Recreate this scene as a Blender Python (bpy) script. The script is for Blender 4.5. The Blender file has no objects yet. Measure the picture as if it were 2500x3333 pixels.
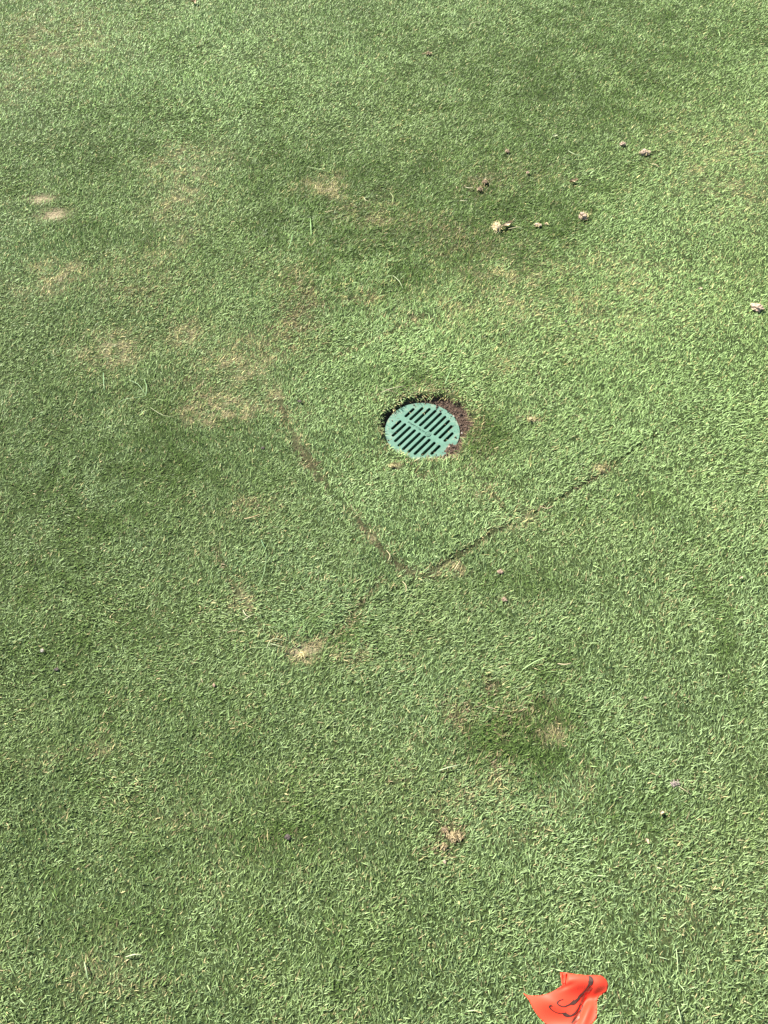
import bpy, bmesh, math, random
import numpy as np
from mathutils import Vector, Matrix, geometry, noise as mnoise

# ------------------------------------------------------------------ camera, world, sun, exposure
scene = bpy.context.scene
H, F, PW, PH, PITCH = 1.5, 2500.0, 2500.0, 3333.0, math.radians(56)
cam_d = bpy.data.cameras.new('camera'); cam = bpy.data.objects.new('camera', cam_d)
scene.collection.objects.link(cam); scene.camera = cam
cam.location = (0, 0, H); cam.rotation_euler = (math.pi/2 - PITCH, 0, 0)
cam_d.sensor_fit = 'VERTICAL'; cam_d.sensor_height = 36; cam_d.lens = 36*F/PH
cam_d.clip_start = 0.02; cam_d.clip_end = 2000

SUN_AZ, SUN_EL = math.radians(142), math.radians(46)     # azimuth counted from +X towards +Y
world = bpy.data.worlds.new('World'); scene.world = world; world.use_nodes = True
wn = world.node_tree; bg = wn.nodes['Background']
sky = wn.nodes.new('ShaderNodeTexSky'); sky.sky_type = 'NISHITA'; sky.sun_disc = False
sky.sun_elevation = SUN_EL; sky.sun_rotation = math.pi/2 - SUN_AZ
wn.links.new(sky.outputs[0], bg.inputs[0]); bg.inputs[1].default_value = 0.065
sd = bpy.data.lights.new('sun', 'SUN'); sd.energy = 5.0; sd.angle = math.radians(0.5); sd.color = (1, .95, .86)
sun = bpy.data.objects.new('sun', sd); scene.collection.objects.link(sun)
sv = Vector((math.cos(SUN_AZ)*math.cos(SUN_EL), math.sin(SUN_AZ)*math.cos(SUN_EL), math.sin(SUN_EL)))
sun.rotation_euler = sv.to_track_quat('Z', 'Y').to_euler()
scene.view_settings.view_transform = 'Standard'; scene.view_settings.look = 'None'
scene.view_settings.gamma = 1; scene.view_settings.use_curve_mapping = False
scene.view_settings.exposure = 1.52

rng = np.random.default_rng(11); random.seed(4)
COL = scene.collection

# ------------------------------------------------------------------ helpers
def G(px, py, z=0.0):
    """ground point seen at photo position"""
    u = px - PW/2; v = py - PH/2
    dn = F*math.sin(PITCH) + v*math.cos(PITCH); fw = F*math.cos(PITCH) - v*math.sin(PITCH)
    k = (H - z)/dn
    return u*k, fw*k

def px_size(py):
    v = py - PH/2
    dn = F*math.sin(PITCH) + v*math.cos(PITCH)
    k = H/dn
    return k, k*F/dn                        # metres per photo pixel across, and along the ground

_lat = rng.random((8, 256, 256))
def vnoise(x, y, scale, seed=0):
    x = x/scale + 37.3*(seed+1); y = y/scale + 91.7*(seed+1)
    L = _lat[seed % 8]
    xi = np.floor(x).astype(int); yi = np.floor(y).astype(int)
    fx = x - xi; fy = y - yi
    fx = fx*fx*(3-2*fx); fy = fy*fy*(3-2*fy)
    a = L[yi & 255, xi & 255]; b = L[yi & 255, (xi+1) & 255]
    c = L[(yi+1) & 255, xi & 255]; d = L[(yi+1) & 255, (xi+1) & 255]
    return (a*(1-fx)+b*fx)*(1-fy) + (c*(1-fx)+d*fx)*fy
def fbm(x, y, scale, seed=0, octs=3):
    t = 0; a = 1; s = 0
    for o in range(octs):
        t = t + a*vnoise(x, y, scale/2**o, seed+o); s += a; a *= .55
    return t/s
def sstep(a, b, x):
    t = np.clip((x-a)/(b-a), 0, 1); return t*t*(3-2*t)

def polydist(x, y, pts):
    """distance to a polyline given in photo positions, and signed side (+ left of travel)"""
    P = [G(*p) for p in pts]
    best = np.full(np.shape(x), 1e9); side = np.zeros(np.shape(x)); 
    for (x0, y0), (x1, y1) in zip(P[:-1], P[1:]):
        dx, dy = x1-x0, y1-y0; L2 = dx*dx+dy*dy
        t = np.clip(((x-x0)*dx + (y-y0)*dy)/L2, 0, 1)
        d = np.hypot(x-(x0+t*dx), y-(y0+t*dy))
        s = np.sign(dx*(y-y0) - dy*(x-x0))
        m = d < best
        best = np.where(m, d, best); side = np.where(m, s, side)
    return best, side

def link(o, parent=None):
    COL.objects.link(o)
    if parent is not None: o.parent = parent
    return o
def mesh_obj(name, verts, faces, mat, parent=None, smooth=False):
    me = bpy.data.meshes.new(name); me.from_pydata(verts, [], faces); me.update()
    if smooth: me.polygons.foreach_set('use_smooth', [True]*len(me.polygons))
    if mat: me.materials.append(mat)
    return link(bpy.data.objects.new(name, me), parent)
def tag(o, label=None, cat=None, group=None, kind=None):
    if label: o['label'] = label
    if cat: o['category'] = cat
    if group: o['group'] = group
    if kind: o['kind'] = kind
    return o
def empty(name, loc, rz=0):
    o = bpy.data.objects.new(name, None); COL.objects.link(o); o.location = loc; o.rotation_euler = (0, 0, rz)
    o.empty_display_size = .05
    return o

# ------------------------------------------------------------------ materials
def new_mat(name):
    m = bpy.data.materials.new(name); m.use_nodes = True
    nt = m.node_tree; b = nt.nodes['Principled BSDF']
    return m, nt, b
def N(nt, t, **kw):
    n = nt.nodes.new(t)
    for k, v in kw.items(): setattr(n, k, v)
    return n
def bump_noise(nt, b, scale, strength, dist=.001, detail=4):
    tc = N(nt, 'ShaderNodeTexCoord'); nz = N(nt, 'ShaderNodeTexNoise'); nz.inputs['Scale'].default_value = scale
    nz.inputs['Detail'].default_value = detail
    bp = N(nt, 'ShaderNodeBump'); bp.inputs['Strength'].default_value = strength; bp.inputs['Distance'].default_value = dist
    nt.links.new(tc.outputs['Object'], nz.inputs['Vector']); nt.links.new(nz.outputs[0], bp.inputs['Height'])
    nt.links.new(bp.outputs[0], b.inputs['Normal'])
    return tc, nz
def noisy_mat(name, c0, c1, scale, rough=.9, bscale=300, bstr=.6, bdist=.001, detail=6):
    m, nt, b = new_mat(name)
    tc, _ = bump_noise(nt, b, bscale, bstr, bdist)
    nz = N(nt, 'ShaderNodeTexNoise'); nz.inputs['Scale'].default_value = scale; nz.inputs['Detail'].default_value = detail
    cr = N(nt, 'ShaderNodeValToRGB'); cr.color_ramp.elements[0].position = .35; cr.color_ramp.elements[1].position = .65
    cr.color_ramp.elements[0].color = (*c0, 1); cr.color_ramp.elements[1].color = (*c1, 1)
    nt.links.new(tc.outputs['Object'], nz.inputs['Vector']); nt.links.new(nz.outputs[0], cr.inputs[0])
    nt.links.new(cr.outputs[0], b.inputs['Base Color']); b.inputs['Roughness'].default_value = rough
    return m

# grass blades: per-blade colour, gloss and some light passing through
def blade_mat(name):
    m, nt, b = new_mat(name)
    at = N(nt, 'ShaderNodeAttribute', attribute_name='tint')
    nt.links.new(at.outputs['Color'], b.inputs['Base Color'])
    b.inputs['Roughness'].default_value = .55
    b.inputs['Specular IOR Level'].default_value = .30
    tr = N(nt, 'ShaderNodeBsdfTranslucent'); mx = N(nt, 'ShaderNodeMixShader'); mx.inputs[0].default_value = .14
    hs = N(nt, 'ShaderNodeHueSaturation'); hs.inputs['Saturation'].default_value = 1.15; hs.inputs['Value'].default_value = 1.2
    nt.links.new(at.outputs['Color'], hs.inputs['Color']); nt.links.new(hs.outputs[0], tr.inputs[0])
    out = nt.nodes['Material Output']
    nt.links.new(b.outputs[0], mx.inputs[1]); nt.links.new(tr.outputs[0], mx.inputs[2]); nt.links.new(mx.outputs[0], out.inputs[0])
    return m
M_BLADE = blade_mat('grass_blade')

# ground: turf thatch, bare soil where the attribute says so, far lawn green
def ground_mat():
    m, nt, b = new_mat('turf_thatch')
    tc, _ = bump_noise(nt, b, 260, 1.0, .004, 6)
    at = N(nt, 'ShaderNodeAttribute', attribute_name='soil')
    nz = N(nt, 'ShaderNodeTexNoise'); nz.inputs['Scale'].default_value = 220; nz.inputs['Detail'].default_value = 6
    nt.links.new(tc.outputs['Object'], nz.inputs['Vector'])
    a = N(nt, 'ShaderNodeValToRGB'); a.color_ramp.elements[0].position = .35; a.color_ramp.elements[1].position = .68
    a.color_ramp.elements[0].color = (.014, .022, .006, 1); a.color_ramp.elements[1].color = (.050, .075, .020, 1)  # thatch green, darkened to put the shade between blades into the colour
    s = N(nt, 'ShaderNodeValToRGB'); s.color_ramp.elements[0].position = .3; s.color_ramp.elements[1].position = .72
    s.color_ramp.elements[0].color = (.028, .018, .012, 1); s.color_ramp.elements[1].color = (.120, .080, .056, 1)
    t = N(nt, 'ShaderNodeValToRGB'); t.color_ramp.elements[0].position = .3; t.color_ramp.elements[1].position = .7
    t.color_ramp.elements[0].color = (.10, .080, .045, 1); t.color_ramp.elements[1].color = (.38, .32, .20, 1)
    nt.links.new(nz.outputs[0], a.inputs[0]); nt.links.new(nz.outputs[0], s.inputs[0]); nt.links.new(nz.outputs[0], t.inputs[0])
    sp = N(nt, 'ShaderNodeSeparateColor'); nt.links.new(at.outputs['Color'], sp.inputs[0])
    m1 = N(nt, 'ShaderNodeMix', data_type='RGBA'); m2 = N(nt, 'ShaderNodeMix', data_type='RGBA'); m3 = N(nt, 'ShaderNodeMix', data_type='RGBA')
    nt.links.new(sp.outputs[0], m1.inputs[0]); nt.links.new(a.outputs[0], m1.inputs[6]); nt.links.new(s.outputs[0], m1.inputs[7])
    nt.links.new(sp.outputs[1], m2.inputs[0]); nt.links.new(m1.outputs[2], m2.inputs[6]); nt.links.new(t.outputs[0], m2.inputs[7])
    nt.links.new(sp.outputs[2], m3.inputs[0]); nt.links.new(m2.outputs[2], m3.inputs[6]); m3.inputs[7].default_value = (.10, .15, .05, 1)
    nt.links.new(m3.outputs[2], b.inputs['Base Color']); b.inputs['Roughness'].default_value = .95
    b.inputs['Specular IOR Level'].default_value = .2
    return m
M_GROUND = ground_mat()

# ------------------------------------------------------------------ fields of the lawn
GR, GZ = 0.095, -0.012                                   # grate radius and top height
GX, GY = G(1375, 1402, GZ)
SEAM_A = [(890, 1262), (940, 1400), (1010, 1510), (1100, 1620), (1180, 1720), (1262, 1805), (1345, 1885)]
SEAM_B = [(1345, 1885), (1440, 1838), (1530, 1790), (1610, 1732), (1680, 1690), (1800, 1640), (1900, 1580), (1990, 1515)]
SEAM_C = [(1510, 1480), (1565, 1570), (1620, 1640), (1680, 1700)]
SEAM_D = [(705, 1780), (745, 1880), (800, 1970), (860, 2060), (970, 2135), (1080, 2060), (1180, 1960), (1240, 1890)]
SEAM_E = [(890, 1262), (1010, 1205), (1150, 1140), (1270, 1080), (1390, 1020)]

# (x, y, rx, ry, strength) in photo positions
STRAW = [(1045,602,58,24,.95),(200,885,110,42,.40),(120,930,70,40,.30),(330,930,90,30,.25),(760,1195,85,42,.62),(700,1318,120,30,.62),
         (655,1345,50,30,.5),(850,1128,85,50,.35),(340,1170,90,50,.35),(380,1100,70,30,.3),(590,1095,60,45,.35),(600,520,110,60,.28),
         (560,640,90,60,.28),(580,760,60,40,.22),(470,880,90,60,.2),(1650,1195,34,30,.45),(1725,1365,24,14,.75),(1280,1515,22,9,.9),
         (785,1955,30,40,.5),(900,2085,34,14,.35),(1000,2110,40,26,.95),(985,2130,34,20,1.0),(1895,2535,38,38,.55),(1790,2365,60,35,.4),
         (300,2470,140,40,.25),(1250,690,110,50,.25),(1720,560,90,50,.2),(1390,1868,50,14,.4),(1480,1850,30,16,.5),(1230,1750,24,16,.8),
         (1360,1250,40,18,.5),(1690,1690,50,22,.5),(1955,1530,26,12,.6),(1560,1610,40,16,.55),(890,1290,26,30,.5),(1600,2620,200,60,.18),
         (2300,2900,200,150,.06),(650,2700,250,120,.06),(300,3150,200,100,.12),(2400,550,200,160,.2),(1800,950,400,120,.22),
         (130,150,220,120,.25),(1130,2130,60,20,.3),(1600,900,120,60,.2),(900,900,120,50,.15),(980,1400,30,50,.2),(820,1660,60,25,.4)]
BROWN = [(985,1025,48,62,.85),(940,960,40,40,.4),(880,1130,60,50,.4),(620,1290,120,50,.35),(1190,980,55,20,.7),(1300,740,150,55,.18),(1480,790,90,40,.22),(1190,700,60,30,.45),(1560,605,70,36,.35),
         (1600,2250,35,26,.7),(1640,2395,40,22,.55),(1780,2290,26,26,.5),(1620,2330,120,130,.10),(1530,2350,50,50,.4),(1460,2700,26,20,.95),
         (1482,2722,36,18,1.0),(1446,2760,20,26,.95),(1430,2775,40,30,.5),(1615,2480,30,24,.7),(1375,1545,22,20,.7),(1745,1370,14,8,.6),
         (128,648,38,10,.9),(178,702,40,12,.7),(1362,1034,34,10,.9),(1330,1055,40,12,.5),(1500,780,120,60,.25),(1420,1300,160,30,.25),(1520,1400,60,110,.3),
         (1560,2520,90,60,.25),(640,1080,90,50,.25),(480,950,140,60,.2),(1640,1950,30,16,.4),(1495,1848,18,10,.5),(1010,1510,24,16,.8),
         (800,1640,40,16,.5),(1490,2640,90,16,.4),(1300,2520,60,30,.3),(1000,1500,24,20,.5),(1150,1680,24,20,.5)]
DEEP = [(1570,1420,60,70,.5),(1200,620,300,130,.5),(1500,640,260,130,.5),(1250,820,280,90,.5),(1950,330,260,120,.3),(1420,700,260,130,.75),(2130,1640,70,24,.3),(2250,1790,34,80,.3),(2330,1990,34,110,.25),(2380,2180,34,110,.25),(1950,1700,100,30,.2),(300,2700,500,450,.12),(800,1900,700,500,.06),(150,1500,300,400,.16),(1640,2370,110,120,.18),(1740,2230,110,90,.28),(1830,2140,60,40,.3),(450,1400,330,150,.12),(1010,700,150,110,.75),(1290,640,300,130,.55),(1430,760,300,100,.45),(1750,260,330,130,.45),(2050,90,330,120,.5),(880,500,160,90,.25),(1040,780,120,90,.6),
        (1700,570,260,120,.35),(330,470,230,120,.35),(1180,120,180,120,.25),(620,1500,200,130,.3),(1760,2420,180,130,.35),(1500,880,300,60,.25),
        (900,2700,140,100,.35),(2200,2700,260,120,.2),(100,1700,250,200,.25),(380,780,260,60,.25),(300,2050,300,150,.2),(1560,1420,80,80,.4),
        (1290,1265,160,30,.5),(1100,3050,300,150,.2),(400,3050,200,60,.2),(1650,1890,200,50,.2),(1050,2090,160,60,.2)]
BLUE = [(700,320,330,130,.55),(620,180,240,120,.4),(1290,1120,190,90,.75),(1050,2010,190,80,.6),(850,1850,140,90,.5),(1000,1350,130,90,.45),
        (1300,1010,200,50,.4),(1150,1560,130,130,.4),(1980,850,250,110,.4),(2330,1900,220,200,.3),(2100,640,160,160,.35),(1500,60,260,70,.3),
        (870,900,260,100,.2),(1330,1840,120,40,.4),(1800,2560,180,120,.3),(2200,1330,300,300,.25),(1750,1550,200,120,.2),(1760,3200,260,150,.2)]
PALE = [(250,130,420,200,.5),(60,450,200,200,.25),(1480,1300,260,200,.25),(1400,1650,230,160,.22),(480,120,420,170,.55),(700,300,300,150,.6),(1250,130,220,150,.45),(1300,1130,220,110,.40),(2000,820,330,190,.35),(2150,1150,420,300,.3),(2330,200,220,300,.35),
        (2000,1500,400,300,.2),(1900,2000,350,250,.2),(1150,1650,180,160,.2),(250,420,200,120,.2),(1250,3100,420,200,.12),(2000,2900,420,300,.15)]
LONG = [(1010,720,130,110,.9),(1300,960,240,110,.6),(1380,1110,240,90,.45),(1350,1255,150,24,.7),(1520,1450,60,90,.5),(1050,2050,160,70,.4),
        (1640,2400,230,200,.35),(900,2080,110,60,.6),(1830,2600,120,100,.4),(500,1290,110,60,.3),(1500,1800,120,60,.4),(1180,1920,120,60,.4)]
THIN = [(178,700,40,14,1.),(128,648,34,10,.8),(985,1025,44,50,.3),(1460,2730,36,40,.7),(985,2120,40,24,.75),(1362,1034,30,9,.6),(1600,2250,40,30,.4),
        (760,1195,70,35,.25),(1280,1515,20,8,.5),(1375,1545,18,16,.5)]

def blobs(x, y, lst, seed, brk=1.0):
    wx = (fbm(x, y, .13, seed, 4)-.5)*.16; wy = (fbm(x, y, .13, seed+3, 4)-.5)*.16
    out = np.zeros(np.shape(x))
    for (px, py, rx, ry, s) in lst:
        cx, cy = G(px, py); kx, ky = px_size(py)
        ax, ay = rx*kx, ry*ky
        w = min(1, (ax+ay)/.16)**1.3
        q = ((x+wx*w-cx)/ax)**2 + ((y+wy*w-cy)/ay)**2
        near = q < 9
        out = np.where(near, 1-(1-out)*(1-s*np.exp(-q**1.1*.7)), out)
    brk_ = fbm(x, y, .07, seed+2, 4)
    return np.clip(out*(1 + brk*2.4*(brk_-.5)), 0, 1)

def flecks(x, y, m, seed):
    f = fbm(x, y, .022, seed, 3)
    return np.clip(m*(.35 + 1.5*sstep(.46, .62, f)), 0, 1)
def panel(x, y, pts, soft=.006):
    P = [G(*p) for p in pts]; ins = np.zeros(np.shape(x), bool); j = len(P)-1
    for i in range(len(P)):
        (xi, yi), (xj, yj) = P[i], P[j]
        c = ((yi > y) != (yj > y)) & (x < (xj-xi)*(y-yi)/((yj-yi) if yj != yi else 1e-9)+xi)
        ins ^= c; j = i
    d, _ = polydist(x, y, pts+[pts[0]])
    return sstep(-soft, soft, np.where(ins, d, -d))
PANEL_A = [(890,1262),(940,1400),(1100,1620),(1262,1805),(1345,1885),(1530,1790),(1690,1690),(1600,1480),(1530,1200),(1390,1020)]
PANEL_B = [(705,1780),(800,1970),(860,2060),(970,2135),(1080,2060),(1240,1890),(1120,1680),(960,1620)]

def hole_radius(th):
    """outline of the bare hole round the grate, metres"""
    d = lambda a: np.cos(th - math.radians(a))
    r = .0985 + .0*th
    r = r + .035*np.exp(-((np.degrees(np.arccos(np.clip(d(28), -1, 1))))/33)**2)
    r = r + .012*np.exp(-((np.degrees(np.arccos(np.clip(d(75), -1, 1))))/22)**2)
    r = r + .016*np.exp(-((np.degrees(np.arccos(np.clip(d(-42), -1, 1))))/24)**2)
    r = r + .006*np.exp(-((np.degrees(np.arccos(np.clip(d(160), -1, 1))))/40)**2)
    r = r - .004*np.exp(-((np.degrees(np.arccos(np.clip(d(-110), -1, 1))))/30)**2)
    r = r + .003*np.sin(th*7+1) + .002*np.sin(th*13)
    return r

def height(x, y):
    z = (fbm(x, y, .28, 1, 3)-.5)*.016 + (fbm(x, y, .05, 4, 2)-.5)*.004
    dB, sB = polydist(x + (fbm(x, y, .04, 2)-.5)*.02, y + (fbm(x, y, .04, 5)-.5)*.02, SEAM_B)
    z = z + (.003+.002*sstep(.4,.65,fbm(x,y,.07,0,2)))*sstep(-.006, .006, dB*sB)*np.exp(-(dB/.22)**2)
    z = z - .004*np.exp(-(dB/.005)**2)*sstep(.2,.5,fbm(x,y,.05,6,2))
    dA, sA = polydist(x+(fbm(x, y, .06, 2, 4)-.5)*.038, y, SEAM_A)
    z = z - .0035*np.exp(-(dA/.007)**2)
    dD, sD = polydist(x, y, SEAM_D)
    z = z - .0022*np.exp(-(dD/.005)**2)
    dC, sC = polydist(x, y, SEAM_C)
    z = z - .004*np.exp(-(dC/.006)**2)
    z = z - .007*blobs(x, y, THIN, 1, .3)
    # hole round the grate
    dx, dy = x-GX, y-GY; r = np.hypot(dx, dy); th = np.arctan2(dy, dx)
    lawn_near = sstep(.24, .14, r); z = z*(1-lawn_near*.7)
    rh = hole_radius(th)
    ang = lambda a: np.degrees(np.arccos(np.clip(np.cos(th - math.radians(a)), -1, 1)))
    low = np.exp(-(ang(150)/70)**2)
    floor = GZ - .002 - .010*low + (fbm(x, y, .02, 2, 3)-.5)*.007
    floor = np.where(r < GR*1.02, np.minimum(floor, GZ-.010), floor)
    mound = np.exp(-(ang(-40)/15)**2)*sstep(.074, .088, r) 
    mound2 = np.exp(-(ang(-74)/20)**2)*sstep(.090, .0965, r)
    mnd = np.maximum(mound, mound2*.9)*1.0
    floor = np.where(mnd > .25, np.maximum(floor, GZ - .006 + .011*mnd + (fbm(x, y, .008, 6, 3)-.5)*.007), floor)
    t = sstep(-.003, .009, r-rh)
    return floor*(1-t) + z*t, 1-t

# ------------------------------------------------------------------ ground sheet
def axis(lo, hi, fine_lo, fine_hi, step, fine, ext):
    a = list(np.arange(lo, fine_lo, step)) + list(np.arange(fine_lo, fine_hi, fine)) + list(np.arange(fine_hi, hi, step))
    e = []; d = step
    while d < ext: d *= 1.7; e.append(d)
    return np.array([a[0]-q for q in e[::-1]] + a + [a[-1]+q for q in e])
xs = axis(-2.6, 2.6, GX-.16, GX+.17, .016, .0035, 400)
ys = axis(-.7, 4.4, GY-.15, GY+.16, .016, .0035, 400)
X, Y = np.meshgrid(xs, ys)
Z, hole = height(X, Y)
nx, ny = len(xs), len(ys)
far = sstep(2.2, 2.6, np.abs(X)); far = np.maximum(far, np.maximum(sstep(3.9, 4.4, Y), sstep(-.5, -.7, Y)))
Z = Z*(1-far)
straw_g = flecks(X, Y, blobs(X, Y, STRAW, 0), 1); brown_g = flecks(X, Y, blobs(X, Y, BROWN, 2), 4)
dA, _ = polydist(X+(fbm(X, Y, .06, 2, 4)-.5)*.038, Y, SEAM_A); dB, _ = polydist(X, Y, SEAM_B); dD, _ = polydist(X, Y, SEAM_D); dC, _ = polydist(X, Y, SEAM_C)
seam = np.maximum.reduce([np.exp(-(dA/.007)**2), .7*np.exp(-(dB/.006)**2), .6*np.exp(-(dD/.006)**2), .6*np.exp(-(dC/.006)**2)])
idx = np.arange(nx*ny).reshape(ny, nx)
q = np.stack([idx[:-1, :-1], idx[:-1, 1:], idx[1:, 1:], idx[1:, :-1]], -1).reshape(-1, 4)
cx = (X[:-1, :-1]+X[1:, 1:])/2; cy = (Y[:-1, :-1]+Y[1:, 1:])/2
keep = (np.hypot(cx-GX, cy-GY) > .0745).reshape(-1)
q = q[keep]
me = bpy.data.meshes.new('ground')
me.vertices.add(nx*ny); me.vertices.foreach_set('co', np.stack([X, Y, Z], -1).astype(np.float32).reshape(-1))
me.loops.add(len(q)*4); me.loops.foreach_set('vertex_index', q.astype(np.int32).reshape(-1))
me.polygons.add(len(q)); me.polygons.foreach_set('loop_start', np.arange(0, len(q)*4, 4, dtype=np.int32))
me.update(calc_edges=True); me.validate()
me.polygons.foreach_set('use_smooth', np.ones(len(q), bool))
at = me.attributes.new('soil', 'FLOAT_COLOR', 'POINT')
soilv = np.clip(np.maximum.reduce([hole, seam*.5*sstep(.35,.6,fbm(X,Y,.05,6,2)), brown_g*.35]), 0, 1); strawv = np.clip(straw_g*.5, 0, 1)*(1-hole)
thin_pink = blobs(X, Y, THIN[:2]+THIN[4:5], 1, .3)
strawv = np.maximum(strawv, np.clip(thin_pink*1.3, 0, 1))
c = np.stack([soilv, strawv, far, np.ones_like(soilv)], -1).astype(np.float32)
at.data.foreach_set('color', c.reshape(-1))
me.materials.append(M_GROUND)
ground = link(bpy.data.objects.new('ground', me)); ground['kind'] = 'structure'

# ------------------------------------------------------------------ blades
GREEN_MID = np.array([.205, .284, .118]); GREEN_BLUE = np.array([.225, .325, .145]); GREEN_PALE = np.array([.285, .400, .168]); GREEN_DEEP = np.array([.095, .160, .032])
GREEN_YEL = np.array([.280, .350, .135]); STRAWC = np.array([.44, .385, .185]); BROWNC = np.array([.26, .205, .110])

def make_blades(px, py, pz, L, W, az, tilt, bend, roll, colr, name, mat, parent=None):
    n = len(px)
    dx, dy = np.cos(az), np.sin(az)
    # centre line: base, middle, tip
    def pt(fr, tl):
        return np.stack([dx*np.sin(tl), dy*np.sin(tl), np.cos(tl)], -1)*(L*fr)[:, None]
    p0 = np.stack([px, py, pz], -1)
    p1 = p0 + pt(.5, tilt)
    p2 = p1 + pt(.5, tilt+bend)
    side = np.stack([-dy*np.cos(roll), dx*np.cos(roll), np.sin(roll)], -1)
    w = W[:, None]*.5
    V = np.empty((n, 5, 3), np.float32)
    V[:, 0] = p0 - side*w*.8; V[:, 1] = p0 + side*w*.8
    V[:, 2] = p1 + side*w; V[:, 3] = p1 - side*w
    V[:, 4] = p2
    base = (np.arange(n)*5)[:, None]
    loops = (base + np.array([0, 1, 2, 3, 3, 2, 4])[None]).astype(np.int32)
    me = bpy.data.meshes.new(name)
    me.vertices.add(n*5); me.vertices.foreach_set('co', V.reshape(-1))
    me.loops.add(n*7); me.loops.foreach_set('vertex_index', loops.reshape(-1))
    st = ((np.arange(n)*7)[:, None] + np.array([0, 4])[None]).astype(np.int32)
    me.polygons.add(n*2); me.polygons.foreach_set('loop_start', st.reshape(-1))
    me.update(calc_edges=True)
    me.polygons.foreach_set('use_smooth', np.ones(n*2, bool))
    at = me.attributes.new('tint', 'FLOAT_COLOR', 'POINT')
    cc = np.ones((n, 5, 4), np.float32); cc[:, :, :3] = colr[:, None, :]
    at.data.foreach_set('color', cc.reshape(-1))
    me.materials.append(mat)
    return link(bpy.data.objects.new(name, me), parent)

def sample_positions(total):
    xs_, ys_ = [], []
    got = 0
    while got < total:
        m = 400000
        x = rng.uniform(-3.0, 3.0, m); y = rng.uniform(-.55, 4.6, m)
        D = np.sqrt(x*x + y*y + H*H)
        # photo position of the point decides whether it is inside the view or in the margin
        dep = y*math.cos(PITCH) + H*math.sin(PITCH); up = y*math.sin(PITCH) - H*math.cos(PITCH)
        ox = np.abs(x/dep)/.5; oy = np.abs(up/dep)/.6667
        inside = np.maximum(ox, oy)
        p = (1.5/D)**1.15*np.where(inside < 1.04, 1, np.where(inside < 1.4, .16, .05))
        k = rng.random(m) < p
        xs_.append(x[k]); ys_.append(y[k]); got += k.sum()
    return np.concatenate(xs_)[:total], np.concatenate(ys_)[:total]

NB = 900000
x, y = sample_positions(NB)
z, inhole = height(x, y)
straw = flecks(x, y, blobs(x, y, STRAW, 0), 1); brown = flecks(x, y, blobs(x, y, BROWN, 2), 4); deep = blobs(x, y, DEEP, 4, 1.3); deep = deep*(.6+.8*sstep(.4, .62, fbm(x, y, .03, 2, 3))); blue = blobs(x, y, BLUE, 1)
pale = np.clip(blobs(x, y, PALE, 5) + .38*panel(x+(fbm(x, y, .04, 2)-.5)*.012, y, PANEL_A), 0, 1); blue = np.clip(blue + .12*panel(x+(fbm(x, y, .04, 2)-.5)*.012, y, PANEL_B), 0, 1); lng = blobs(x, y, LONG, 3); thin = blobs(x, y, THIN, 1, .3)
wob = (fbm(x, y, .06, 2, 4)-.5)*.038
dA, _ = polydist(x+wob, y, SEAM_A); dB, sB = polydist(x+(fbm(x, y, .04, 2)-.5)*.02, y+(fbm(x, y, .04, 5)-.5)*.02, SEAM_B)
dC, _ = polydist(x+wob, y, SEAM_C); dD, _ = polydist(x+wob, y, SEAM_D); dE, _ = polydist(x+wob, y, SEAM_E)
brk = fbm(x, y, .05, 6, 2)
gap = np.maximum.reduce([np.exp(-(dA/(.003+.006*brk))**2)*sstep(.25, .6, brk), .75*np.exp(-(dB/(.002+.005*brk))**2)*sstep(.25, .6, brk),
                         .6*np.exp(-(dC/.0045)**2)*sstep(.2, .6, brk), .6*np.exp(-(dD/.0050)**2)*sstep(.2, .6, brk), .45*np.exp(-(dE/.0045)**2)*sstep(.2, .6, brk)])
dr = np.hypot(x-GX, y-GY) - hole_radius(np.arctan2(y-GY, x-GX))
drop = np.maximum.reduce([gap*.85, thin*.75, np.where(dr < .002, 1.0, 0)])
k = rng.random(NB) > drop
def sub(*a): return [q[k] for q in a]
x, y, z, straw, brown, deep, blue, pale, lng, thin, gap, dr, dA, dB, dC, dD, dE = sub(x, y, z, straw, brown, deep, blue, pale, lng, thin, gap, dr, dA, dB, dC, dD, dE)
n = len(x)
D = np.sqrt(x*x+y*y+H*H)
seamtan = np.maximum.reduce([.65*np.exp(-(dA/.013)**2), .4*np.exp(-(dB/.009)**2), .3*np.exp(-(dC/.008)**2), .45*np.exp(-(dD/.011)**2), .45*np.exp(-(dE/.008)**2)])*sstep(.35, .65, fbm(x, y, .06, 5, 2))
hole_rim = np.exp(-(np.clip(dr, 0, 1)/.022)**2)
lean = fbm(x, y, .55, 0, 3); lean2 = fbm(x, y, .12, 3, 2)
az = math.radians(42) + (lean-.5)*1.6 + (lean2-.5)*2.2 + rng.normal(0, .62, n)
k2 = rng.random(n) < .22; az[k2] = rng.uniform(0, 2*math.pi, k2.sum())
tilt = np.clip(rng.normal(math.radians(58), math.radians(14), n) + (fbm(x, y, .18, 5, 2)-.5)*.5, .25, 1.42)
bend = rng.normal(.18, .22, n)
roll = rng.normal(0, .55, n)
L = rng.gamma(5, 1/5, n)*.0086*(1+.9*lng*(rng.random(n) < .5)) * (1 - .35*np.clip(thin+gap, 0, 1))
L *= (D/1.5)**.05
W = rng.normal(.00132, .00035, n).clip(.0007, .0026)*(D/1.5)**.42
rare = rng.random(n) < .006; L[rare] *= 1.9; tilt[rare] = np.clip(tilt[rare], .9, 1.4)
# blades at the hole hang over its edge
e = (dr < .012); 
inward = np.arctan2(GY-y, GX-x)
turn = e & (rng.random(n) < .45)
az[turn] = inward[turn] + rng.normal(0, .6, turn.sum()); L[turn] *= 1.3; tilt[turn] = np.clip(tilt[turn]+.35, .8, 1.6)
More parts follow.
